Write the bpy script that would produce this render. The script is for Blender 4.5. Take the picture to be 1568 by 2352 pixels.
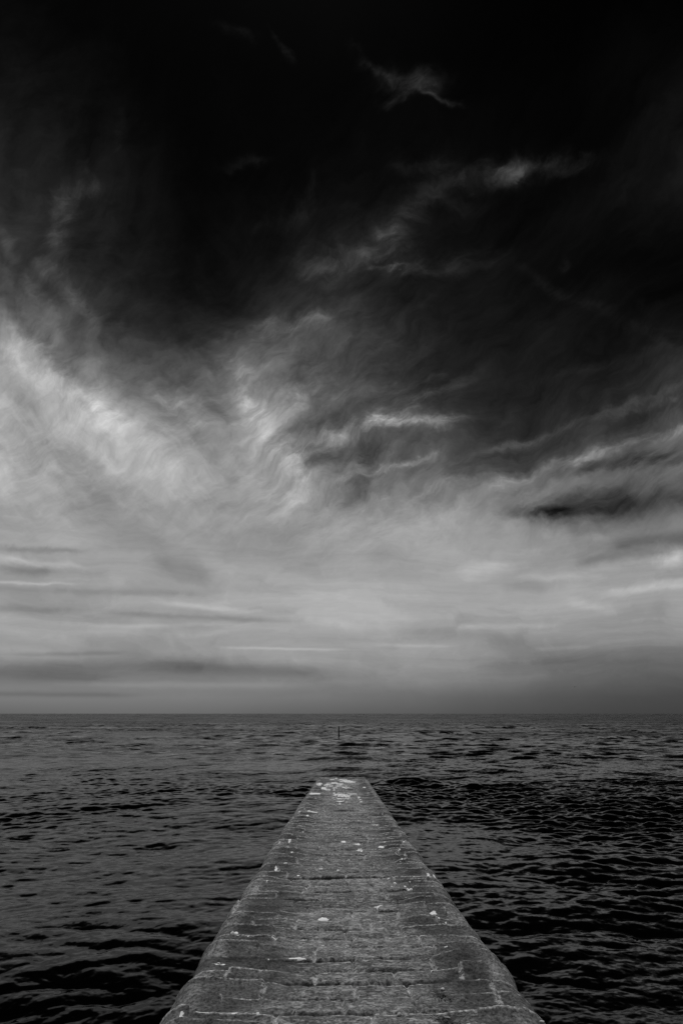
import bpy, math, random
import numpy as np
R = math.radians
sc = bpy.context.scene
for o in list(bpy.data.objects):
    bpy.data.objects.remove(o)
C = bpy.context.collection

# ------------------------------------------------------------------ camera
PITCH = R(16.44)
cam = bpy.data.cameras.new('camera')
cam.sensor_fit = 'VERTICAL'
cam.sensor_height = 36.0
cam.lens = 24.0
cam.clip_start = 0.05
cam.clip_end = 40000
camo = bpy.data.objects.new('camera', cam)
C.objects.link(camo)
camo.location = (0, 0, 0)                       # eye height is z = 0; the sea lies 2.77 m below
camo.rotation_euler = (R(90) + PITCH, 0, 0)
sc.camera = camo
SEA = -2.77
EYE = 1.60                                      # camera above the deck at y = 0
TAN = math.tan(R(2.03))                         # the jetty slopes down towards the sea
AXIS = 0.062

# ------------------------------------------------------------------ colour management
sc.view_settings.view_transform = 'Standard'
sc.view_settings.look = 'None'
sc.view_settings.exposure = 0.0
sc.view_settings.gamma = 1.0
sc.cycles.max_bounces = 6
sc.cycles.glossy_bounces = 3

# ------------------------------------------------------------------ sun (veiled, high on the left)
SUN_EL, SUN_AZ = R(61), R(-4)
sl = bpy.data.lights.new('sun', 'SUN')
sl.energy = 2.2
sl.angle = R(8)
sl.color = (1.0, 1.0, 1.0)
slo = bpy.data.objects.new('sun', sl)
C.objects.link(slo)
sd = (math.sin(SUN_AZ) * math.cos(SUN_EL), math.cos(SUN_AZ) * math.cos(SUN_EL), math.sin(SUN_EL))
from mathutils import Vector
slo.rotation_euler = Vector(sd).to_track_quat('Z', 'Y').to_euler()

# ------------------------------------------------------------------ node expression helper
class NT:
    def __init__(s, tree):
        s.t = tree
    def new(s, typ, **kw):
        n = s.t.nodes.new(typ)
        for k, v in kw.items():
            setattr(n, k, v)
        return n
    def m(s, op, *a, clamp=False):
        n = s.t.nodes.new('ShaderNodeMath')
        n.operation = op
        n.use_clamp = clamp
        for i, x in enumerate(a):
            s.put(n.inputs[i], x)
        return V(s, n.outputs[0])
    def put(s, sock, x):
        if isinstance(x, V):
            s.t.links.new(x.o, sock)
        elif isinstance(x, bpy.types.NodeSocket):
            s.t.links.new(x, sock)
        else:
            sock.default_value = x
    def smooth(s, x, a, b, lo=0.0, hi=1.0):
        n = s.t.nodes.new('ShaderNodeMapRange')
        n.interpolation_type = 'SMOOTHSTEP'
        s.put(n.inputs[0], x)
        n.inputs[1].default_value = a
        n.inputs[2].default_value = b
        n.inputs[3].default_value = lo
        n.inputs[4].default_value = hi
        return V(s, n.outputs[0])
    def vec(s, x, y, z):
        n = s.t.nodes.new('ShaderNodeCombineXYZ')
        for i, q in enumerate((x, y, z)):
            s.put(n.inputs[i], q)
        return n.outputs[0]
    def noise(s, vec, scale, detail=4.0, rough=0.5, dist=0.0):
        n = s.t.nodes.new('ShaderNodeTexNoise')
        s.put(n.inputs['Vector'], vec)
        n.inputs['Scale'].default_value = scale
        n.inputs['Detail'].default_value = detail
        n.inputs['Roughness'].default_value = rough
        n.inputs['Distortion'].default_value = dist
        return n
    def attr(s, name):
        n = s.t.nodes.new('ShaderNodeAttribute')
        n.attribute_name = name
        return V(s, n.outputs['Fac'])
    def sep(s, vec):
        n = s.t.nodes.new('ShaderNodeSeparateXYZ')
        s.put(n.inputs[0], vec)
        return [V(s, q) for q in n.outputs]

class V:
    def __init__(s, nt, o):
        s.n, s.o = nt, o
    def __add__(s, b): return s.n.m('ADD', s, b)
    __radd__ = __add__
    def __sub__(s, b): return s.n.m('SUBTRACT', s, b)
    def __rsub__(s, b): return s.n.m('SUBTRACT', b, s)
    def __mul__(s, b): return s.n.m('MULTIPLY', s, b)
    __rmul__ = __mul__
    def __truediv__(s, b): return s.n.m('DIVIDE', s, b)
    def mix(s, b, f):                            # s*(1-f) + b*f
        return s.n.m('MULTIPLY_ADD', f, s.n.m('SUBTRACT', b, s), s)

# ------------------------------------------------------------------ world: clear air (Sky Texture) + high cloud
def px_dir(px, py):                              # reading of the photograph (1568 px wide) -> azimuth, elevation
    x, y = (px - 784) / 1568., (1176 - py) / 1568.
    d = np.array([x, math.cos(PITCH) - y * math.sin(PITCH), math.sin(PITCH) + y * math.cos(PITCH)])
    d /= np.linalg.norm(d)
    return math.degrees(math.atan2(d[0], d[1])), math.degrees(math.asin(d[2]))
def dir_px(az, el):
    a, e = R(az), R(el)
    d = (math.sin(a) * math.cos(e), math.cos(a) * math.cos(e), math.sin(e))
    f = d[1] * math.cos(PITCH) + d[2] * math.sin(PITCH)
    u = -d[1] * math.sin(PITCH) + d[2] * math.cos(PITCH)
    f = max(f, .05)
    return 784 + 1568 * d[0] / f, 1176 - 1568 * u / f

ROWY = [0, 150, 300, 400, 500, 600, 700, 780, 860, 940, 1020, 1100, 1180, 1260, 1340, 1420, 1500, 1560, 1600, 1639]
COLX = [0, 196, 392, 588, 784, 980, 1176, 1372, 1568]
CLOUD = np.array([
 [8, 3, 2, 1, 1, 0, 0, 1, 3],
 [18, 9, 3, 2, 2, 2, 1, 2, 8],
 [32, 20, 5, 3, 3, 4, 3, 7, 16],
 [38, 30, 7, 6, 8, 12, 12, 16, 26],
 [44, 36, 12, 13, 19, 18, 10, 14, 20],
 [52, 36, 16, 16, 26, 20, 8, 8, 8],
 [70, 60, 26, 30, 42, 24, 18, 16, 10],
 [150, 78, 48, 64, 70, 32, 20, 20, 26],
 [175, 118, 88, 112, 74, 38, 25, 28, 50],
 [185, 180, 130, 142, 94, 56, 36, 42, 70],
 [165, 172, 150, 150, 90, 70, 55, 70, 100],
 [165, 160, 155, 155, 112, 98, 98, 115, 108],
 [142, 150, 150, 150, 147, 147, 150, 122, 108],
 [165, 147, 147, 152, 154, 162, 160, 152, 130],
 [165, 160, 157, 162, 162, 160, 153, 158, 165],
 [160, 165, 162, 166, 166, 164, 160, 155, 150],
 [150, 146, 146, 150, 152, 150, 143, 130, 120],
 [124, 124, 124, 130, 132, 128, 116, 100, 90],
 [125, 125, 125, 122, 115, 105, 92, 80, 72],
 [102, 106, 106, 100, 95, 88, 78, 70, 66]], float)
def cloud_at(px, py):
    px = min(max(px, 0), 1568); py = min(max(py, 0), 1639)
    i = min(max(np.searchsorted(ROWY, py) - 1, 0), len(ROWY) - 2)
    j = min(max(np.searchsorted(COLX, px) - 1, 0), len(COLX) - 2)
    v = (py - ROWY[i]) / (ROWY[i + 1] - ROWY[i]); u = (px - COLX[j]) / 196.
    v = min(max(v, 0), 1); u = min(max(u, 0), 1)
    c = CLOUD
    return ((c[i, j] * (1 - u) + c[i, j + 1] * u) * (1 - v) + (c[i + 1, j] * (1 - u) + c[i + 1, j + 1] * u) * v) / 255.

# streaks and patches: x1, y1, x2, y2, half-width, strength (255 scale) as read off the photograph
STROKES = [
 (0, 800, 230, 945, 42, 26), (230, 945, 420, 1080, 34, 16), (20, 740, 90, 800, 22, 18),
 (70, 740, 150, 850, 20, -34), (150, 850, 290, 900, 18, -14), (350, 900, 440, 970, 22, 30), (440, 870, 500, 960, 16, -22),
 (540, 850, 560, 930, 36, 38), (560, 930, 690, 1080, 32, 24), (690, 1080, 665, 1150, 24, 22),
 (700, 1025, 890, 975, 20, 58), (880, 968, 1045, 966, 13, 52), (900, 955, 1050, 885, 17, 26), (900, 890, 1000, 865, 16, 16),
 (700, 905, 640, 960, 22, 24), (870, 1082, 985, 1048, 9, 44), (800, 1100, 870, 1035, 22, 22), (985, 1130, 1060, 1105, 14, 24),
 (720, 1055, 850, 1042, 16, -30), (850, 1085, 805, 1150, 14, -26), (690, 985, 740, 970, 16, -22), (900, 1030, 1010, 1000, 14, -16), (1040, 1080, 1160, 1040, 26, -12),
 (600, 770, 720, 732, 18, 34), (620, 900, 760, 870, 30, -8),
 (720, 625, 880, 560, 36, 30), (880, 550, 1000, 420, 30, 20), (850, 622, 905, 610, 4, 34),
 (900, 612, 1085, 603, 22, 22), (1075, 408, 1190, 395, 28, 36), (1180, 385, 1330, 368, 20, 28), (920, 385, 1010, 372, 15, 15), (980, 430, 1060, 470, 18, 12),
 (830, 150, 895, 195, 12, 16), (905, 195, 980, 188, 26, 34), (975, 215, 1045, 242, 9, 24), (885, 245, 930, 222, 11, 22), (800, 110, 815, 115, 12, 8),
 (635, 75, 670, 122, 8, 14), (500, 50, 580, 80, 12, 9), (520, 375, 600, 362, 12, 14), (600, 520, 680, 505, 16, 10), (700, 500, 720, 420, 14, 7),
 (138, 560, 148, 455, 22, 30), (148, 450, 205, 440, 18, 18), (190, 350, 205, 430, 16, 10), (0, 540, 105, 700, 16, 15), (0, 620, 50, 680, 12, 14), (110, 620, 200, 720, 18, 24),
 (280, 260, 270, 340, 14, 7),
 (1160, 1110, 1330, 1050, 12, 26), (1330, 1050, 1568, 985, 11, 34), (1180, 1020, 1568, 885, 9, 22), (1400, 960, 1568, 905, 8, 20), (1240, 870, 1568, 790, 16, 6),
 (1230, 640, 1568, 795, 12, 7), (1290, 610, 1300, 600, 8, 12),
 (1185, 1172, 1290, 1178, 11, -50), (1290, 1178, 1430, 1168, 20, -44), (1280, 1145, 1400, 1125, 20, -34), (1400, 1150, 1568, 1140, 17, -30),
 (1200, 1165, 1480, 1160, 26, -26), (1330, 1068, 1568, 1062, 22, -16), (1340, 1072, 1470, 1055, 14, -36), (1460, 1070, 1568, 1050, 16, -30), (1460, 1250, 1568, 1232, 14, -34), (1370, 1290, 1500, 1272, 10, -26), (1530, 1290, 1568, 1280, 16, 38),
 (1270, 1230, 1300, 1225, 16, 22), (1340, 1235, 1400, 1230, 12, 14), (1060, 1310, 1130, 1300, 16, 20), (1200, 1328, 1320, 1322, 8, 14), (1420, 1360, 1568, 1340, 10, 22), (1310, 1385, 1400, 1400, 12, 14), (1180, 1350, 1240, 1352, 14, -14),
 (0, 1262, 180, 1268, 5, -26), (0, 1306, 110, 1312, 8, -26), (0, 1282, 170, 1302, 7, 22), (380, 1298, 450, 1308, 17, -22), (0, 1350, 420, 1362, 6, -14), (0, 1396, 130, 1402, 7, -22), (300, 1410, 620, 1425, 5, -18),
 (0, 1337, 150, 1340, 3, 22), (400, 1390, 560, 1402, 6, 16), (200, 1436, 520, 1434, 5, 14), (560, 1488, 760, 1492, 3, 18),
 (1080, 1438, 1250, 1438, 6, 18), (720, 1430, 800, 1440, 12, 14), (880, 1480, 1000, 1484, 4, 14), (1240, 1490, 1320, 1486, 5, 14), (980, 1450, 1200, 1475, 14, -12), (1220, 1520, 1568, 1500, 20, -10),
 (60, 1503, 250, 1500, 4, -14), (430, 1535, 720, 1543, 13, -26), (120, 1535, 430, 1532, 16, -20), (0, 1550, 200, 1556, 20, -14), (0, 1594, 260, 1596, 5, -16), (180, 1570, 620, 1574, 7, 12),
]

w = bpy.data.worlds.new('World')
sc.world = w
w.use_nodes = True
w.cycles.sampling_method = 'MANUAL'
w.cycles.sample_map_resolution = 512
wt = w.node_tree
for n in list(wt.nodes):
    wt.nodes.remove(n)
W = NT(wt)
tc = W.new('ShaderNodeTexCoord')
dvec = tc.outputs['Generated']
nrm = W.new('ShaderNodeVectorMath', operation='NORMALIZE')
W.put(nrm.inputs[0], dvec)
X, Y, Z = W.sep(nrm.outputs[0])
DEG = 180 / math.pi
az0 = W.m('ARCTAN2', X, Y) * DEG
el0 = W.m('ARCSINE', Z) * DEG
# turbulent displacement of the cloud field, dying out towards the horizon
up = W.smooth(el0, 0.5, 16)
wn1 = W.noise(nrm.outputs[0], 4.5, 3, .5)
a1, b1, c1 = W.sep(wn1.outputs['Color'])
wn2 = W.noise(nrm.outputs[0], 15, 5, .55, .6)
a2, b2, c2 = W.sep(wn2.outputs['Color'])
wn4 = W.noise(nrm.outputs[0], 42, 4, .6, .4)
a4, b4, c4 = W.sep(wn4.outputs['Color'])
dA = (a1 - .5) * 7.0 + (a2 - .5) * 3.0 + (a4 - .5) * 1.6
dE = ((b1 - .5) * 5.0 + (b2 - .5) * 3.0 + (b4 - .5) * 1.2) * up + (b2 - .5) * 0.8 * W.smooth(el0, 0, 4)
az = az0 + dA
el = W.m('MAXIMUM', el0 + dE, 0.0)
azu = W.m('MULTIPLY_ADD', az, 1 / 80., 0.5, clamp=True)
ELS = [0, 1.2, 2.5, 4, 6, 8, 10.5, 13, 15.5, 18, 20.5, 23, 25.5, 28, 31, 34, 38, 43, 49, 56]
AZS = np.linspace(-40, 40, 21)
field = None
for k, e in enumerate(ELS):
    r = W.new('ShaderNodeValToRGB')
    r.color_ramp.interpolation = 'CARDINAL'
    vals = [cloud_at(*dir_px(a, e)) for a in AZS]
    els = r.color_ramp.elements
    els[0].position = 0; els[1].position = 1
    for i in range(1, 20):
        els.new(i / 20.)
    for i in range(21):
        els[i].color = (vals[i],) * 3 + (1,)
    W.put(r.inputs[0], azu)
    cur = V(W, r.outputs[0])
    if field is None:
        field = cur
    else:
        f = W.m('MULTIPLY_ADD', el, 1. / (e - ELS[k - 1]), -ELS[k - 1] / (e - ELS[k - 1]), clamp=True)
        field = field.mix(cur, f)
# fibrous texture fanning out from a point low in the sky
fx = az0 + (a1 - .5) * 9 + (a2 - .5) * 2.2 + (a4 - .5) * .6
fy = el0 + (b1 - .5) * 9 + (b2 - .5) * 2.2 + (b4 - .5) * .6
def oriented(deg, sa, sc_, z, detail=7, rough=.56):
    c_, s_ = math.cos(R(deg)), math.sin(R(deg))
    along = W.m('MULTIPLY_ADD', fx, c_ * sa, fy * (s_ * sa))
    across = W.m('MULTIPLY_ADD', fx, -s_ * sc_, fy * (c_ * sc_))
    return V(W, W.noise(W.vec(along, across, z), 1.0, detail, rough).outputs[0]) - .5
fL = oriented(-36, .06, .20, 3.1, 8, .6)
fC = oriented(28, .13, .27, 7.7, 9, .66)
fR = oriented(20, .045, .30, 5.2, 8, .58)
fU = oriented(75, .08, .18, 9.4)
fibv = fC.mix(fL, W.smooth(az0, -5, -12)).mix(fR, W.smooth(az0, 7, 14))
fibv = fibv.mix(fU, W.smooth(az0, -12, -19) * W.smooth(el0, 22, 28))
fibv = fibv * 1.15 + oriented(32, .38, 1.15, 11.3, 7, .66) * .42
hor = W.noise(W.vec(az0 * .085 + (a2 - .5) * .9, (el0 + (b1 - .5) * 2.5 + (b2 - .5) * .9 * up) * .42, 1.3), 1.0, 7, .60, .3)
horv = (V(W, hor.outputs[0]) - .5) * .55 * W.smooth(el0, 0.3, 4)
bl = W.smooth(el0, 9, 20)
tex = horv.mix(fibv, bl)
val = field + tex * field * W.m('MULTIPLY_ADD', field, -1.15, 1.65)
# individual streaks, in azimuth / elevation
fA = (a2 - .5) * 4.2 + (a1 - .5) * 1.0
fA = fA + (a4 - .5) * 1.2
fE = ((b2 - .5) * 2.3 + (b1 - .5) * .6 + (b4 - .5) * 1.1) * W.smooth(el0, 3, 22, .05, 1.)
saz = az0 + fA
sel = el0 + fE
add = None
neg = None
for (x1, y1, x2, y2, hw, amp) in STROKES:
    if y1 > 1250:
        amp *= 1.0; hw *= 1.1
    if amp < 0:
        hw *= 1.2
    p, q = px_dir(x1, y1), px_dir(x2, y2)
    cm = math.cos(R((p[1] + q[1]) / 2))
    t0 = px_dir((x1 + x2) / 2, (y1 + y2) / 2 - hw)[1] - px_dir((x1 + x2) / 2, (y1 + y2) / 2 + hw)[1]
    wd = abs(t0) / 2
    ax, ay, bx, by = p[0] * cm, p[1], q[0] * cm, q[1]
    L = max(math.hypot(bx - ax, by - ay), .05)
    ux, uy = (bx - ax) / L, (by - ay) / L
    # along = (saz*cm-ax)*ux + (sel-ay)*uy ; across = -(..)*uy + (..)*ux
    al = W.m('MULTIPLY_ADD', saz, cm * ux, W.m('MULTIPLY_ADD', sel, uy, -(ax * ux + ay * uy)))
    ac = W.m('MULTIPLY_ADD', saz, -cm * uy / wd, W.m('MULTIPLY_ADD', sel, ux / wd, (ax * uy - ay * ux) / wd))
    # overshoot beyond the ends, softer along than across
    ov = W.m('MAXIMUM', W.m('SUBTRACT', W.m('ABSOLUTE', al - L / 2), L / 2 * .8), 0.0) * (1 / (wd * 1.0 + L * .22))
    g = W.m('POWER', 2.718, W.m('MULTIPLY', W.m('MULTIPLY_ADD', ac, ac, ov * ov), -1.0))
    if amp < 0:
        neg = W.m('MULTIPLY', g, amp / 255.) if neg is None else W.m('MULTIPLY_ADD', g, amp / 255., neg)
    else:
        add = W.m('MULTIPLY', g, amp / 255.) if add is None else W.m('MULTIPLY_ADD', g, amp / 255., add)
fine = W.smooth(oriented(15, .28, .75, 2.2, 7, .66), -.16, .16).mix(.62, 1.0 - bl)
val = val + add * (tex * 1.8 + 1.0) * W.m('MULTIPLY_ADD', fine, .80, .42) + neg * (W.m('MULTIPLY_ADD', fine, -.50, .86).mix(.95, 1.0 - bl))
# behind and beside the viewer: an even, broken veil of the same cloud
side = W.smooth(W.m('ABSOLUTE', az0), 42, 75)
back = W.m('MULTIPLY_ADD', tex, .35, W.smooth(el0, 5, 80, .42, .12))
val = val.mix(back, side)
# nothing but dark water below the horizon
val = W.m('MAXIMUM', val, 0.0) * W.smooth(el0, -.6, -.02, .25, 1.)
cloud = W.m('MAXIMUM', W.m('POWER', W.m('MULTIPLY_ADD', val, 1 / 1.055, .055 / 1.055), 2.4) - .0008, 0.0)   # display grey -> light
sky = W.new('ShaderNodeTexSky')
sky.sky_type = 'NISHITA'
sky.sun_disc = False
sky.sun_elevation = SUN_EL
sky.sun_rotation = SUN_AZ
sepc = W.new('ShaderNodeSeparateColor')
W.put(sepc.inputs[0], sky.outputs[0])
clear = V(W, sepc.outputs[0])                     # seen through a red filter the clear blue goes dark
bg1 = W.new('ShaderNodeBackground')
bw = W.new('ShaderNodeCombineColor')
red = clear * clear * .0004
for i in range(3):
    W.put(bw.inputs[i], red)
W.put(bg1.inputs[0], bw.outputs[0])
bg1.inputs[1].default_value = 0.05
bg2 = W.new('ShaderNodeBackground')
W.put(bg2.inputs[0], cloud.o)
bg2.inputs[1].default_value = 1.0
ads = W.new('ShaderNodeAddShader')
wt.links.new(bg1.outputs[0], ads.inputs[0])
wt.links.new(bg2.outputs[0], ads.inputs[1])
wo = W.new('ShaderNodeOutputWorld')
wt.links.new(ads.outputs[0], wo.inputs[0])

# ------------------------------------------------------------------ materials
def material(name):
    m = bpy.data.materials.new(name)
    m.use_nodes = True
    t = m.node_tree
    for n in list(t.nodes):
        t.nodes.remove(n)
    nt = NT(t)
    b = nt.new('ShaderNodeBsdfPrincipled')
    out = nt.new('ShaderNodeOutputMaterial')
    t.links.new(b.outputs[0], out.inputs[0])
    return m, nt, b
def grey(nt, v):
    n = nt.new('ShaderNodeCombineColor')
    for i in range(3):
        nt.put(n.inputs[i], v)
    return n.outputs[0]
def simple(name, val, rough=.8, scale=60, var=.35, bump=.0):
    m, nt, b = material(name)
    tcn = nt.new('ShaderNodeTexCoord')
    n = nt.noise(tcn.outputs['Object'], scale, 4, .6)
    nt.put(b.inputs['Base Color'], grey(nt, nt.m('MULTIPLY_ADD', V(nt, n.outputs[0]), 2 * var * val, val * (1 - var))))
    b.inputs['Roughness'].default_value = rough
    if bump:
        bn = nt.new('ShaderNodeBump')
        bn.inputs['Strength'].default_value = bump
        bn.inputs['Distance'].default_value = .003
        nt.put(bn.inputs['Height'], n.outputs[0])
        nt.put(b.inputs['Normal'], bn.outputs[0])
    return m

# water
m_sea, nt, b = material('sea_water')
geo = nt.new('ShaderNodeNewGeometry')
foam = nt.attr('foam')
micro = nt.attr('micro')
far = nt.attr('far')
px_, py_, pz_ = nt.sep(geo.outputs['Position'])
n1 = nt.noise(nt.vec(px_, py_ * 1.0, 0.0), 7.0, 4, .6)
n2 = nt.noise(nt.vec(px_ * .45, py_ * .40, 5.0), 1.0, 5, .66)
s1x, s1y, _ = nt.sep(n1.outputs['Color'])
s2x, s2y, _ = nt.sep(n2.outputs['Color'])
sx = (s1x - .5) * micro + (s2x - .5) * far
sy = (s1y - .5) * micro + (s2y - .5) * far
vadd = nt.new('ShaderNodeVectorMath', operation='ADD')
nt.put(vadd.inputs[0], geo.outputs['Normal'])
nt.put(vadd.inputs[1], nt.vec(sx, sy, 0.0))
vn = nt.new('ShaderNodeVectorMath', operation='NORMALIZE')
nt.put(vn.inputs[0], vadd.outputs[0])
nt.put(b.inputs['Normal'], vn.outputs[0])
fn = nt.noise(nt.vec(px_, py_ * 1.0, pz_), 5.0, 6, .7)
fm = foam * nt.smooth(fn.outputs[0], .34, .62)
b.inputs['Specular IOR Level'].default_value = 0.0
nt.put(b.inputs['Base Color'], grey(nt, nt.m('MULTIPLY_ADD', fm, .26, .0008)))
b.inputs['Roughness'].default_value = .9
gl = nt.new('ShaderNodeBsdfGlossy')
gl.inputs['Roughness'].default_value = .06
nt.put(gl.inputs['Normal'], vn.outputs[0])
fr = nt.new('ShaderNodeFresnel')
fr.inputs['IOR'].default_value = 1.333
nt.put(fr.inputs['Normal'], vn.outputs[0])
# reflectance with the steep-angle part taken out, as through the photographer's polarising filter
refl = nt.m('MAXIMUM', nt.m('MULTIPLY_ADD', V(nt, fr.outputs[0]), 1.08, -.075), 0.0) * .95
refl = refl * nt.m('MULTIPLY_ADD', fm, -.8, 1.0) * nt.m('MULTIPLY_ADD', far, -.16, 1.0)   # unresolved chop hides part of itself
gc = grey(nt, 1.0)
mx = nt.new('ShaderNodeMixShader')
nt.put(mx.inputs[0], refl)
nt.t.links.new(b.outputs[0], mx.inputs[1])
nt.t.links.new(gl.outputs[0], mx.inputs[2])
outn = [n for n in nt.t.nodes if n.type == 'OUTPUT_MATERIAL'][0]
nt.t.links.new(mx.outputs[0], outn.inputs[0])

# stone
m_stone, nt, b = material('weathered_stone')
geo = nt.new('ShaderNodeNewGeometry')
px_, py_, pz_ = nt.sep(geo.outputs['Position'])
pos = geo.outputs['Position']
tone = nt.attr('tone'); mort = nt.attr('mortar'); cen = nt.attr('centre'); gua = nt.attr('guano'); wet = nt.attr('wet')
grain = V(nt, nt.noise(pos, 45, 6, .82).outputs[0])
mott = V(nt, nt.noise(pos, 6, 5, .65).outputs[0])
strk = V(nt, nt.noise(nt.vec(px_ * 2.2, py_ * 9, pz_ * 9), 1.0, 6, .7).outputs[0])
fleck = V(nt, nt.noise(nt.vec(px_ * 13, py_ * 24, pz_ * 13), 1.0, 5, .75, .8).outputs[0])
flk = nt.smooth(fleck + (mott - .5) * .25, .49, .60) * nt.m('MULTIPLY_ADD', cen, .85, .12)
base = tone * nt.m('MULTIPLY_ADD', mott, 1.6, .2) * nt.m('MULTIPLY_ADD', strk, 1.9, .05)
mn = V(nt, nt.noise(pos, 28, 5, .75).outputs[0])
base = base.mix(nt.m('MULTIPLY_ADD', mn, .70, .16), mort * nt.smooth(mn, .36, .54))
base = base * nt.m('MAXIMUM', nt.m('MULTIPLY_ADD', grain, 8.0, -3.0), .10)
base = base + flk * nt.m('MULTIPLY_ADD', grain, .58, -.10)
joint_shd = nt.attr('joint_shade')
base = base * nt.m('MULTIPLY_ADD', joint_shd * nt.smooth(strk, .30, .5), -.45, 1.0)  # joint dirt and groove shade multiplied into the base colour
gn = V(nt, nt.noise(pos, 25, 5, .7).outputs[0])
base = base.mix(.88, nt.smooth(gua + (gn - .5) * 1.6, .45, .6))
base = base * nt.m('MULTIPLY_ADD', wet, -.55, 1.0)
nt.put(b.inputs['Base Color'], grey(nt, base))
nt.put(b.inputs['Roughness'], nt.m('MULTIPLY_ADD', wet, -.55, .9))
b.inputs['Specular IOR Level'].default_value = .25
bn = nt.new('ShaderNodeBump')
bn.inputs['Strength'].default_value = .9
bn.inputs['Distance'].default_value = .0022
nt.put(bn.inputs['Height'], fleck * nt.m('MULTIPLY_ADD', cen, .6, .2) + grain * .7)
nt.put(b.inputs['Normal'], bn.outputs[0])

m_pebble = simple('pale_pebble', .50, .7, 90, .3, .4)
m_shell = simple('white_shell', .70, .5, 120, .15)
m_weed = simple('dried_seaweed', .012, .6, 80, .4)
m_twig = simple('dry_twig', .30, .8, 150, .3)
m_post = simple('dark_wood', .004, .8, 30, .4)
m_bird = simple('dark_plumage', .02, .7, 10, .3)

# ------------------------------------------------------------------ numpy helpers
rng = np.random.default_rng(11)
def vnoise(x, y, seed=0, octaves=4, rough=.5):
    r = np.random.default_rng(seed)
    T = r.random((256, 256)).astype(np.float32)
    out = np.zeros(np.broadcast(x, y).shape, np.float32); amp = 1.; tot = 0.
    for o in range(octaves):
        xs, ys = x * 2 ** o + 17.3 * o, y * 2 ** o + 9.1 * o
        xi, yi = np.floor(xs).astype(np.int64), np.floor(ys).astype(np.int64)
        fx, fy = xs - xi, ys - yi
        fx = fx * fx * (3 - 2 * fx); fy = fy * fy * (3 - 2 * fy)
        a = T[xi & 255, yi & 255]; b_ = T[(xi + 1) & 255, yi & 255]
        c = T[xi & 255, (yi + 1) & 255]; d = T[(xi + 1) & 255, (yi + 1) & 255]
        out = out + amp * ((a * (1 - fx) + b_ * fx) * (1 - fy) + (c * (1 - fx) + d * fx) * fy)
        tot += amp; amp *= rough
    return out / tot
def sstep(a, b, x):
    t = np.clip((x - a) / (b - a), 0, 1)
    return t * t * (3 - 2 * t)
def grid_mesh(name, P, mat, attrs=None, smooth=True, wrap=False):
    nr, nc = P.shape[:2]
    me = bpy.data.meshes.new(name)
    me.vertices.add(nr * nc)
    me.vertices.foreach_set('co', P.reshape(-1, 3).astype(np.float32).ravel())
    cc = nc if wrap else nc - 1
    i = (np.arange(nr - 1)[:, None] * nc + np.arange(cc)[None, :])
    j = (np.arange(nr - 1)[:, None] * nc + (np.arange(cc)[None, :] + 1) % nc)
    q = np.stack([i, j, j + nc, i + nc], -1).reshape(-1, 4)
    nf = len(q)
    me.loops.add(nf * 4)
    me.loops.foreach_set('vertex_index', q.ravel().astype(np.int32))
    me.polygons.add(nf)
    me.polygons.foreach_set('loop_start', np.arange(0, nf * 4, 4, dtype=np.int32))
    me.polygons.foreach_set('use_smooth', np.full(nf, smooth))
    me.update(calc_edges=True)
    for k, v in (attrs or {}).items():
        a = me.attributes.new(k, 'FLOAT', 'POINT')
        a.data.foreach_set('value', v.astype(np.float32).ravel())
    me.materials.append(mat)
    o = bpy.data.objects.new(name, me)
    C.objects.link(o)
    return o
def tag(o, label=None, cat=None, group=None, kind=None):
    if label: o['label'] = label
    if cat: o['category'] = cat
    if group: o['group'] = group
    if kind: o['kind'] = kind
    return o

# ------------------------------------------------------------------ sea
def cascade(Lt, N, l0, l1, slope, wind, seed, chop=1.0, spread=2.0):
    k1 = 2 * np.pi * np.fft.fftfreq(N, Lt / N)
    KX, KY = np.meshgrid(k1, k1, indexing='ij')
    K = np.hypot(KX, KY); K[0, 0] = 1
    wd = np.array(wind) / np.hypot(*wind)
    c = (KX * wd[0] + KY * wd[1]) / K
    P = K ** -4.0 * (np.abs(c) ** spread + .08) * np.where(c > 0, 1, .25)
    lam = 2 * np.pi / K
    P *= ((lam >= l0) & (lam < l1))
    P[0, 0] = 0
    r = np.random.default_rng(seed)
    H = np.sqrt(P) * (r.normal(size=K.shape) + 1j * r.normal(size=K.shape))
    h = np.fft.ifft2(H).real
    sx = np.fft.ifft2(1j * KX * H).real; sy = np.fft.ifft2(1j * KY * H).real
    s = slope / math.sqrt((sx ** 2 + sy ** 2).mean())
    dx = np.fft.ifft2(-1j * KX / K * H).real; dy = np.fft.ifft2(-1j * KY / K * H).real
    return (Lt, N, h * s, dx * s * chop, dy * s * chop, l0)
def sample(cas, x, y):
    Lt, N, h, dx, dy, l0 = cas
    u, v = x / Lt * N, y / Lt * N
    ui, vi = np.floor(u).astype(np.int64), np.floor(v).astype(np.int64)
    fu, fv = (u - ui), (v - vi)
    out = []
    a, b_, c, d = (ui % N, vi % N), ((ui + 1) % N, vi % N), (ui % N, (vi + 1) % N), ((ui + 1) % N, (vi + 1) % N)
    for F in (h, dx, dy):
        out.append((F[a] * (1 - fu) + F[b_] * fu) * (1 - fv) + (F[c] * (1 - fu) + F[d] * fu) * fv)
    return out
WIND = (.22, -1.0)
CAS = [cascade(97., 1024, 5.0, 22., .038, (.05, -1), 3, 1.2, 6.0),
       cascade(41., 1024, .85, 5.0, .066, (.12, -1), 4, 1.1, 2.5),
       cascade(11.3, 1024, .20, .85, .20, WIND, 5, 1.0, 3.5),
       cascade(3.1, 512, .05, .20, .22, WIND, 6, .8, 1.5)]
ds = [2.6]
while ds[-1] < 9000:
    d = ds[-1]
    ds.append(d + max(.006 + .0018 * d, .00016 * d * d / 2.77))
D = np.array(ds)
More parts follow.
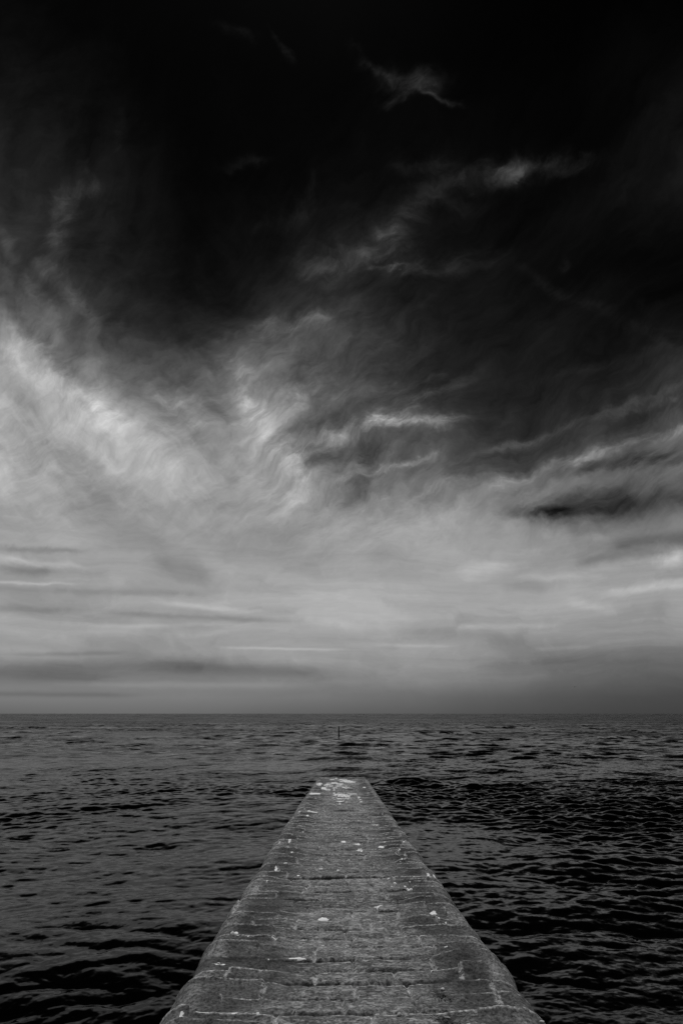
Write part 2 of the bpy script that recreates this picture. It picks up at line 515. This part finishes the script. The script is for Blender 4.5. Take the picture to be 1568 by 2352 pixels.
azs = np.concatenate([np.linspace(-180, -60, 30)[:-1], np.linspace(-60, -37, 60)[:-1], np.arange(-37, 37, .052),
                      np.linspace(37, 60, 60), np.linspace(60, 180, 30)[1:]])
A = np.radians(azs)
DX = D[:, None] * np.sin(A)[None, :]; DY = D[:, None] * np.cos(A)[None, :]
spacing = np.gradient(D)[:, None] * np.ones_like(DX)
shelter = sstep(-3, 4, DX) * sstep(140, 40, DY) + .5 * sstep(40, 140, DY)                       # calmer in the lee on the left, rougher on the right
gust = vnoise(DX * .06 + 40, DY * .11 + 3, 21, 3)
zz = np.zeros_like(DX); ox = np.zeros_like(DX); oy = np.zeros_like(DX)
lost = np.zeros_like(DX)
for ci, cs in enumerate(CAS):
    h, dx, dy = sample(cs, DX + 500, DY + 500)
    f = np.clip(1.6 - spacing * 2.2 / cs[5], 0, 1)
    amp = [1., .85 + .35 * shelter, .88 + .22 * shelter, .9 + .25 * shelter][ci]
    if ci >= 2:
        amp = amp * (.40 + 1.15 * sstep(.32, .68, gust))
    if ci <= 1:
        amp = amp * (1 + [.3, .9][ci] * sstep(35, 90, D)[:, None])
    zz += h * f * amp; ox += dx * f * amp; oy += dy * f * amp
    lost += (1 - f) * [.0, .10, .13, .05][ci] * amp
# swell heaping up where it runs over the drowned end of the jetty
def ridge(xc, yc, lx, ly, hgt, bend=.0):
    yy = DY - yc - bend * (DX - xc) ** 2 - .5 * (vnoise(DX * .5, DY * 0 + yc, 33, 3) - .5)
    return hgt * np.exp(-((DX - xc) / lx) ** 4) * np.where(yy < 0, np.exp(-(yy / (ly * .6)) ** 2), np.exp(-(yy / (ly * 1.7)) ** 2))
r1 = ridge(.2, 43.0, 2.7, 1.5, .30, .03); r2 = ridge(.6, 37.0, 1.8, .8, .15, .08); r3 = ridge(6.0, 28.3, 1.9, .9, .15, -.06); r4 = ridge(2.7, 30.3, 1.3, .8, .15, .12)
zz += r1 + r2 + r3 + r4
foam = np.clip(sstep(.05, .25, r1) * .45 + sstep(.03, .10, r2) * .7, 0, 1)
tipd = np.maximum(np.abs(DX - .05) - 1.25, DY - 34.6)
foam = np.maximum(foam, .6 * np.exp(-(tipd / .30) ** 2) * sstep(29, 33, DY))
foam *= sstep(.25, .6, vnoise(DX * 2.2, DY * 2.2, 8, 4))
far = lost * 4.6
micro = .36 * np.ones_like(DX) * (.7 + .5 * shelter) * (sstep(140, 10, np.hypot(DX, DY)) * .8 + .2)
P = np.stack([DX + ox, DY + oy, SEA + zz], -1)
centre = np.zeros((1, len(azs), 3)); centre[..., 2] = SEA
sea = grid_mesh('sea', np.concatenate([P], 0), m_sea, dict(foam=foam, far=far, micro=micro))
tag(sea, kind='structure')
sea['label'] = 'dark choppy sea reaching to the horizon'

# ------------------------------------------------------------------ jetty
HW, RX, RZ = 1.05, .17, .20
t = np.linspace(0, 1, 46)[1:]
edge_x = HW + RX * np.sin(t * np.pi / 2); edge_z = -RZ * (1 - np.cos(t * np.pi / 2))
top = np.linspace(-HW, HW, 300)
side_z = np.array([-.45, -.8, -1.3, -2.0, -3.4])
sec_x = np.concatenate([-(edge_x[-1] + .03 * np.arange(5, 0, -1)), -edge_x[::-1], top, edge_x, edge_x[-1] + .03 * np.arange(1, 6)])
sec_z = np.concatenate([side_z[::-1], edge_z[::-1], 0 * top, edge_z, side_z])
ys = list(np.arange(-9, 3.6, .06))
while ys[-1] < 38:
    y = ys[-1]
    ys.append(y + .004 + .0007 * y)
YS = np.array(ys)
nr, nc = len(YS), len(sec_x)
SX = np.repeat(sec_x[None], nr, 0); SZ = np.repeat(sec_z[None], nr, 0); SY = np.repeat(YS[:, None], nc, 1)
nx = np.gradient(sec_z); nz = np.gradient(sec_x)
nl = np.hypot(nx, nz); NX = (-nx / nl)[None] * np.ones((nr, 1)); NZ = (nz / nl)[None] * np.ones((nr, 1))
# courses of stone laid across the jetty; the near joints are where the photograph has them
near = [4.44, 4.72, 4.93, 5.21, 5.51, 5.76, 6.05, 6.34, 6.64, 6.91]
cy = list(near)
r5 = np.random.default_rng(5)
while cy[-1] < 40: cy.append(cy[-1] + r5.uniform(.23, .31))
while cy[0] > -9.5: cy.insert(0, cy[0] - r5.uniform(.25, .31))
CY = np.array(cy)
u_arc = SX                                     # across the deck
wob = (vnoise(SX * 1.6 + 5, SY * .9, 2, 3) - .5) * .07 + (vnoise(SX * 14, SY * 3, 12, 2) - .5) * .018
yw = SY + wob
ci = np.clip(np.searchsorted(CY, yw.ravel()).reshape(yw.shape) - 1, 0, len(CY) - 2)
y0, y1 = CY[ci], CY[ci + 1]
vfrac = (yw - y0) / (y1 - y0)
dj = np.minimum(yw - y0, y1 - yw)              # distance to the nearest bed joint
# cross joints
nC = len(CY)
JX = np.full((nC, 7), 9.)
for c in range(nC):
    xs = [-1.6 + r5.uniform(0, .35)]
    while xs[-1] < 1.45: xs.append(xs[-1] + r5.uniform(.40, .78))
    JX[c, :min(7, len(xs))] = xs[:7]
def set_joint(cyv, xs):
    c = int(np.argmin(np.abs(CY - cyv)))
    JX[c] = 9.; JX[c, :len(xs)] = xs
# rows counted from the bottom of the picture (joint at the course's near side)
set_joint(4.93, [-1.6, -.86, -.05, .42, .95, 1.5]); set_joint(5.21, [-1.6, -.60, .04, .40, .98, 1.5]); set_joint(5.51, [-1.6, -.90, -.24, .33, .80, 1.5])
set_joint(5.76, [-1.6, -.62, .02, .62, 1.1, 1.5]); set_joint(6.05, [-1.6, -.75, -.26, .70, 1.5]); set_joint(6.34, [-1.6, -.62, .04, .60, 1.5])
xw = SX + (vnoise(SX * 3, SY * 9, 14, 2) - .5) * .05
jx = JX[ci]
djx = np.full(SX.shape, 9.); sid = np.zeros(SX.shape, int)
for k in range(7):
    dk = np.abs(xw - jx[..., k]); djx = np.minimum(djx, dk); sid += (xw > jx[..., k])
stone_id = (ci * 11 + sid) % 4096
rt = np.random.default_rng(9)
TONE = rt.normal(0, 1, 4096); HUMP = rt.random(4096); FLAT = rt.random(4096)
ax_ = np.abs(SX)
edgez = sstep(.42, .88, ax_ + (vnoise(SX * 2, SY * 1.3, 17, 2) - .5) * .45)       # worn, hollowed stones at the sides
cenf = 1 - sstep(.38, .78, ax_ + (vnoise(SX * 2, SY * 1.1, 18, 3) - .5) * .5)
fade = sstep(34, 12, SY) * .6 + .4
# relief: each worn stone rises towards its far joint and drops behind it
hump = edgez * (.018 + .062 * HUMP[stone_id]) * (.2 * vfrac + .8 * vfrac ** 3) * sstep(1.0, .93, vfrac) * fade
dish = -edgez * .016 * np.sin(np.pi * np.clip(vfrac, 0, 1)) * (1 - HUMP[stone_id])
dish *= sstep(0, .14, djx)
plate = (FLAT[stone_id] - .5) * .009 * (1 - .3 * edgez)
mgap = sstep(.016, .005, dj) ; mgx = sstep(.020, .008, djx)
gap = np.maximum(mgap, mgx)
groove = -.018 * sstep(.020, .006, np.minimum(dj, djx)) * (1 - .8 * edgez)
RH = np.random.default_rng(31).normal(0, 1, nC)
step_ = (1 - .6 * edgez) * (.0105 * np.clip(RH[ci], -1.5, 1.5) + .010 * (FLAT[stone_id] - .5) + .016 * (vfrac - .5) * np.clip(RH[(ci + 3) % nC], -.8, .8))
step_ -= .010 * (1 - (4 * np.clip(vfrac, 0, 1) * (1 - np.clip(vfrac, 0, 1))) ** .4) * (1 - .5 * edgez)
big = (vnoise(SX * 1.3, SY * .8, 51, 3) - .5) * .03
rough_ = (vnoise(SX * 5, SY * 7, 54, 4, .6) - .5) * .022 * edgez + (vnoise(SX * 9, SY * 26, 52, 4, .6) - .5) * .013 * (.35 + .65 * cenf) + (vnoise(SX * 14, SY * 14, 53, 4, .6) - .5) * .012
offs = hump + dish + plate + groove + big + rough_ + step_
offs += edgez * (vnoise(SX * 2.5 + 9, SY * 3.1, 57, 3) - .5) * .035
# ragged outline: each course sticks out a little more or less
outl = (np.random.default_rng(4).random(nC)[ci] - .5) * .022 * sstep(.9, 1.15, ax_) + (vnoise(0 * SX + np.sign(SX) * 7, SY * .8, 61, 4) - .5) * .028 * sstep(.85, 1.1, ax_)
# narrows a little towards the sea
wide = np.interp(SY, [-9, 4.5, 8.5, 16, 33, 40], [-.01, -.01, -.045, -.055, -.09, -.09]) * np.sign(SX) * sstep(.5, 1.1, ax_)
PX = np.interp(SY, [4.5, 8.5, 16, 33], [.070, .040, .012, .045]) + SX + wide + NX * (offs * .35 + outl)
PZ = -EYE - TAN * SY + SZ + NZ * (offs + outl * .2)
PZ -= sstep(30.8, 33.5, SY) * (FLAT[stone_id] ** 2) * .30
brk = sstep(33.0, 36.5, SY + (vnoise(SX * 1.2, SY * .4, 71, 3) - .5) * 3) * .5
PZ -= brk
PJ = np.stack([PX, SY, PZ], -1)

dj2 = np.minimum(np.abs(y1 - yw - .016), np.abs(yw - y0 - .006) + .006 + .03 * edgez)
lw = 1 + sstep(6, 18, SY) * 1.2
mortar = np.maximum(sstep(.022 * lw, .009 * lw, dj2) * (.85 - .30 * edgez) * sstep(.25, .60, vnoise(SX * 3.1, SY * 4, 81, 3)),
                    sstep(.026, .012, djx) * sstep(.40, .65, vnoise(SX * 5, SY * 5, 82, 3)) * .55)
blot = sstep(.50, .68, vnoise(SX * 2.2 + 30, SY * 3.6, 95, 4, .6)) * sstep(.35, .6, ax_) * sstep(1.08, .95, ax_)
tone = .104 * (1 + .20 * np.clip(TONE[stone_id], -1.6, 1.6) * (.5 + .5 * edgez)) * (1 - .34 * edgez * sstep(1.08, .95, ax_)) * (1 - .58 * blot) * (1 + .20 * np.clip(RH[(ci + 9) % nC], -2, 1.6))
joint_shade = sstep(.017, .006, dj + .010 * (vnoise(SX * 6, SY * 6, 96, 2) - .5)) * (.4 + .6 * cenf)  # dark bed-joint lines: dirt plus the grooves' shade, put into the colour
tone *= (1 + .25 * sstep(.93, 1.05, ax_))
sandy = sstep(.60, .80, vnoise(SX * 1.8 + 3, SY * 1.5, 91, 3)) * sstep(-.4, .5, SX) * sstep(12, 7, SY)
tone = tone * (1 + .45 * sandy)

# px -> deck, used to read positions off the photograph (2500 px wide)
def deck_xy(px, py, h=0.0):
    x, y = (px - 1250) / 2500., (1875 - py) / 2500.
    d = (x, math.cos(PITCH) - y * math.sin(PITCH), math.sin(PITCH) + y * math.cos(PITCH))
    s = -(EYE - h) / (d[2] + TAN * d[1])
    return d[0] * s, d[1] * s
guano = np.zeros_like(SX)
def spot(px, py, wpx, hpx, strength=1.0, seed=1):
    x, y = deck_xy(px, py)
    x1, _ = deck_xy(px + wpx, py); _, y1 = deck_xy(px, py - hpx)
    a, c = abs(x1 - x) / 2, abs(y1 - y) / 2
    i0, i1 = np.searchsorted(YS, [y - 3 * c, y + 3 * c])
    s = slice(i0, i1)
    q = ((PX[s] - x) / a) ** 2 + ((SY[s] - y) / c) ** 2
    n = vnoise(SX[s] * 1.8 / a + seed, SY[s] * 1.8 / c + seed, seed, 4, .65)
    guano[s] = np.maximum(guano[s], strength * sstep(1.0, .8, q * .8 + (n - .5) * 2.6))
for sp in [(855, 3422, 30, 12, .7), (905, 3436, 80, 4, .45), (1000, 3437, 46, 5, .5), (870, 3505, 46, 7, .9), (975, 3508, 28, 4, .8), (1090, 3503, 60, 5, .7),
           (1183, 3365, 36, 9, .9), (1393, 3318, 38, 8, .8), (1256, 3082, 20, 6, 1), (1310, 3094, 18, 8, 1), (1316, 3114, 20, 6, 1), (1395, 3105, 22, 7, 1),
           (1447, 3243, 16, 10, 1), (1568, 3210, 11, 5, 1), (1590, 3207, 12, 5, .9), (1513, 3215, 9, 7, .7), (1476, 3159, 17, 7, .8), (1478, 3086, 7, 9, .8),
           (850, 3708, 60, 8, .8), (740, 3708, 50, 8, .8), (662, 3730, 18, 22, .8), (1045, 3164, 22, 5, .9), (1110, 3247, 50, 5, .3), (1060, 3085, 10, 8, .8), (1022, 3091, 8, 5, .9), (1070, 3132, 14, 5, .9),
           (1010, 3189, 9, 8, .9), (1092, 3211, 10, 5, .9), (1175, 3179, 14, 5, .9), (1238, 3185, 18, 4, .9), (938, 3705, 20, 10, .6), (1586, 3352, 25, 6, .8), (1608, 3365, 12, 10, .5), (930, 3740, 30, 8, .7),
           (800, 3528, 50, 6, .5), (1145, 2977, 34, 5, .9), (1125, 2987, 10, 4, .9), (1244, 2944, 8, 3, 1), (1320, 2930, 14, 3, 1), (1322, 2937, 10, 3, .8), (1300, 2982, 6, 3, .7), (1096, 2974, 8, 4, .7),
           (1375, 3020, 34, 6, .5), (1155, 2909, 40, 3, 1), (1250, 2905, 70, 3, 1), (1292, 2907, 26, 4, 1), (1313, 2920, 10, 4, 1), (1333, 2886, 10, 6, 1), (1168, 2872, 22, 10, .6), (1275, 2886, 24, 4, 1),
           (980, 3230, 8, 10, .6), (915, 3318, 60, 12, .25), (1230, 3500, 8, 40, .25), (1100, 3700, 6, 20, .2), (880, 3690, 10, 40, .3)]:
    spot(*sp, seed=int(sp[0]) % 97)
# band of droppings and bleached stone near the far end
g1 = vnoise(SX * 2.4, SY * 1.25, 101, 4, .65); g2 = vnoise(SX * 1.1, SY * .55 + 3, 102, 2)
zone = sstep(22.5, 26.5, SY) * sstep(33.5, 31, SY) * sstep(.88, .62, ax_) + .75 * np.exp(-((SY - 21.6) / 1.2) ** 2) * sstep(.8, .55, ax_)
guano = np.maximum(guano, .62 * sstep(.0, .10, g1 * .66 + g2 * .34 + .20 * zone - .70) * (zone > .05))
# scattered small specks
sp_ = vnoise(SX * 13, SY * 11, 103, 2)
guano = np.maximum(guano, .6 * sstep(.86, .90, sp_ + .05 * edgez) * (vnoise(SX * 1.4, SY * .8, 104, 2) > .55) * (ax_ < .95))
wetm = sstep(30.5, 32.5, SY + (vnoise(SX * 1.2, SY * .5, 105, 2) - .5) * 3)
guano *= (1 - wetm * .8)
jetty = grid_mesh('stone_jetty', PJ, m_stone, dict(tone=tone, mortar=mortar, centre=cenf, guano=guano, wet=wetm, joint_shade=joint_shade))
tag(jetty, 'long grey stone jetty of worn blocks sloping into the sea, white droppings at its end', 'jetty')

def deck_pt(px, py, lift=0.0):
    x, y = deck_xy(px, py)
    i = np.searchsorted(YS, y); j = np.argmin(np.abs(PX[i] - x))
    z = float(PZ[i, j])
    return Vector((x, y, z + lift))

# ------------------------------------------------------------------ small things
import bmesh
def link_bm(name, bm, mat, parent=None):
    me = bpy.data.meshes.new(name)
    bm.to_mesh(me); bm.free()
    for p in me.polygons: p.use_smooth = True
    me.materials.append(mat)
    o = bpy.data.objects.new(name, me)
    C.objects.link(o)
    if parent: o.parent = parent
    return o
def pebble(name, px, py, size, label, cat='pebble', mat=None, seed=1, rz=0, lift=.3):
    bm = bmesh.new()
    bmesh.ops.create_icosphere(bm, subdivisions=4, radius=.5)
    r = random.Random(seed)
    ph = [r.uniform(0, 6) for _ in range(6)]
    for v in bm.verts:
        c = v.co.normalized()
        k = 1 + .10 * math.sin(3 * c.x + ph[0]) + .08 * math.sin(4 * c.y + 2 * c.x + ph[1]) + .06 * math.sin(5 * c.z + ph[2]) + .02 * math.sin(13 * c.x + ph[3]) * math.sin(11 * c.y + ph[4])
        v.co = Vector((c.x * size[0], c.y * size[1], c.z * size[2])) * .5 * k
    o = link_bm(name, bm, mat or m_pebble)
    o.location = deck_pt(px, py, size[2] * lift)
    o.rotation_euler = (0, 0, rz)
    return tag(o, label, cat)
def tube(bm, pts, rads, seg=8, flat=1.0):
    rings = []
    for i, p in enumerate(pts):
        a = pts[max(i - 1, 0)]; b_ = pts[min(i + 1, len(pts) - 1)]
        d = (b_ - a).normalized()
        u = d.cross(Vector((0, 0, 1)))
        if u.length < .01: u = Vector((1, 0, 0))
        u.normalize(); v = u.cross(d)
        rings.append([bm.verts.new(p + (u * math.cos(k * 2 * math.pi / seg) + v * flat * math.sin(k * 2 * math.pi / seg)) * rads[i]) for k in range(seg)])
    for a, b_ in zip(rings, rings[1:]):
        for k in range(seg):
            bm.faces.new((a[k], a[(k + 1) % seg], b_[(k + 1) % seg], b_[k]))
    bm.faces.new(rings[0][::-1]); bm.faces.new(rings[-1])
def curve_thing(name, p1, p2, bend, rad, mat, label, cat, flat=1.0, lift=.006, taper=(.5, 1., .25)):
    a = deck_pt(*p1, lift); b_ = deck_pt(*p2, lift)
    o0 = a.copy()
    bm = bmesh.new()
    pts = []; rr = []
    n = 14
    side = (b_ - a).cross(Vector((0, 0, 1)))
    for i in range(n + 1):
        f = i / n
        p = a.lerp(b_, f) + side * bend * 4 * f * (1 - f) + Vector((0, 0, .006 * math.sin(math.pi * f)))
        pts.append(p - o0)
        rr.append(rad * np.interp(f, [0, .5, 1], taper) * (1 + .12 * math.sin(9 * f + p1[0])))
    tube(bm, pts, rr, 8, flat)
    o = link_bm(name, bm, mat)
    o.location = o0
    return tag(o, label, cat)
def seaweed(px, py, wx, wy, n, label, seed, rz=0):
    r = random.Random(seed)
    bm = bmesh.new()
    for k in range(n):
        p = Vector((r.gauss(0, wx * .25), r.gauss(0, wy * .25), r.uniform(.002, .010)))
        ang = r.uniform(0, 6.28); pts = []; rr = []
        m = 9
        for i in range(m):
            pts.append(p.copy())
            ang += r.uniform(-.9, .9)
            st = r.uniform(.10, .18)
            p = p + Vector((math.cos(ang) * wx * st, math.sin(ang) * wy * st, r.uniform(-.003, .0035)))
            p.z = max(p.z, .001)
            rr.append(r.uniform(.0022, .0045) * (1 - .5 * i / m))
        tube(bm, pts, rr, 6, .5)
    o = link_bm('dried_seaweed', bm, m_weed)
    o.location = deck_pt(px, py, .004)
    o.rotation_euler = (0, 0, rz)
    return tag(o, label, 'seaweed', 'scraps of seaweed lying on the jetty')

pebble('pebble', 1619, 3616, (.027, .030, .024), 'round pale pebble standing behind the ragged dark seaweed clump', seed=2)
pebble('pebble', 1641, 3731, (.030, .016, .014), 'small oblong pale stone lying in the longest streak of dark seaweed', seed=3, rz=-.3, lift=.7)
pebble('pebble', 1461, 3716, (.030, .022, .018), 'flattish pale pebble on rough stone near the bottom middle of the jetty', seed=4)
pebble('stone_chip', 1982, 3722, (.030, .028, .028), 'chunky pale stone sitting on the right edge of the jetty', 'stone chip', seed=5)
pebble('shell_fragment', 1545, 3426, (.036, .022, .009), 'flat white shell fragment lying well beyond the twig', 'shell', m_shell, 6, -.2)
pebble('shell_fragment', 1470, 3144, (.022, .020, .009), 'tiny white shell fragment just below a curved white quill', 'shell', m_shell, 7, .3)
pebble('stone_chip', 1487, 3597, (.012, .034, .008), 'small narrow grey stone chip to the left of the round pebble', 'stone chip', m_twig, 8, .5)
curve_thing('twig', (1564, 3507), (1587, 3520), .05, .0028, m_twig, 'short thin pale twig lying slantwise above the white feather', 'twig')
curve_thing('twig', (1068, 3711), (1082, 3694), .05, .0038, m_twig, 'stubby pale twig on rough stone left of the middle at the bottom', 'twig')
curve_thing('feather', (1579, 3563), (1593, 3550), -.12, .0060, m_shell, 'small curved white feather below the short twig', 'feather', .35, taper=(.2, .9, 1.))
curve_thing('feather', (1028, 3250), (1088, 3246), .02, .0125, m_shell, 'long pale feather lying across the left half of the jetty', 'feather', .3, taper=(.15, .7, .5))
curve_thing('quill', (1453, 3126), (1467, 3138), .15, .0045, m_shell, 'curved thin white quill above a tiny shell fragment', 'quill')
curve_thing('quill', (1533, 3249), (1543, 3242), .03, .0045, m_shell, 'straight white quill lying nearest the right edge', 'quill')
curve_thing('wishbone', (1473, 3262), (1490, 3263), -.35, .0055, m_shell, 'arched thin white bone, bent like a bow, on the right half', 'bone', taper=(.7, 1., .7))
seaweed(1606, 3652, .062, .10, 15, 'ragged clump of dark dried seaweed below the round pebble', 1, .5)
seaweed(1633, 3736, .110, .060, 16, 'long dark streak of dried seaweed with a pale stone in it', 2, -.35)
seaweed(1651, 3718, .06, .03, 5, 'thin wisp of dark seaweed just above the longest streak', 6, -.1)
seaweed(1650, 3666, .026, .02, 4, 'small dark scrap of seaweed right of the ragged clump', 3, .4)
seaweed(1702, 3675, .026, .02, 4, 'small dark scrap of seaweed farthest to the right, on smooth sandy stone', 4, -.2)
seaweed(1283, 3668, .026, .02, 5, 'small dark scrap of seaweed near the middle of the jetty', 5, 0)
seaweed(1162, 3657, .034, .024, 4, 'thin dark loop of seaweed farthest to the left', 8, 0)

# marker post in the water
yp = 90.; xp = (1240 - 1250) / 2500. * (yp * math.cos(PITCH) + SEA * math.sin(PITCH))
root = bpy.data.objects.new('marker_post', None); C.objects.link(root)
root.location = (xp, yp, SEA)
tag(root, 'thin dark wooden post standing in the sea beyond the end of the jetty', 'post')
bm = bmesh.new()
pts = [Vector((-.03 + .045 * f + .01 * math.sin(4 * f), 0, -1.2 + 2.36 * f)) for f in np.linspace(0, 1, 12)]
tube(bm, pts, [float(np.interp(f, [0, .5, .62, 1], [.15, .13, .080, .070])) for f in np.linspace(0, 1, 12)], 12)
link_bm('pole', bm, m_post, root)
bm = bmesh.new()
tube(bm, [Vector((.015, 0, 1.14)), Vector((.015, 0, 1.16)), Vector((.017, 0, 1.22)), Vector((.017, 0, 1.23))], [.08, .095, .095, .07], 12)
link_bm('top_cap', bm, m_post, root)

# far bird
az_, el_ = px_dir(1318.5, 1577.5)
db = 210.
broot = bpy.data.objects.new('seabird', None); C.objects.link(broot)
broot.location = (db * math.sin(R(az_)) * math.cos(R(el_)), db * math.cos(R(az_)) * math.cos(R(el_)), db * math.sin(R(el_)))
broot.rotation_euler = (0, 0, R(60))
tag(broot, 'tiny dark seabird flying low above the horizon on the right', 'bird')
bm = bmesh.new()
tube(bm, [Vector((x, 0, z)) for x, z in ((-.30, .0), (-.2, .01), (-.08, 0), (.08, 0), (.17, .02), (.22, .03), (.27, .025), (.31, .02))], [.02, .045, .085, .09, .06, .05, .03, .008], 10)
for s in (-1, 1):
    secs = [(0.04 * s, .05, -.10, .02), (.20 * s, .08, -.07, .10), (.36 * s, .05, -.07, .12), (.52 * s, -.06, -.12, .04)]
    vs = []
    for y, f, bk, z in secs:
        vs.append([bm.verts.new((f, y, z)), bm.verts.new(((f + bk) / 2, y, z + .018)), bm.verts.new((bk, y, z)), bm.verts.new(((f + bk) / 2, y, z - .008))])
    for a, b_ in zip(vs, vs[1:]):
        for k in range(4):
            bm.faces.new((a[k], a[(k + 1) % 4], b_[(k + 1) % 4], b_[k]))
    bm.faces.new(vs[-1]); bm.faces.new(vs[0][::-1])
bmesh.ops.recalc_face_normals(bm, faces=bm.faces)
link_bm('body', bm, m_bird, broot)
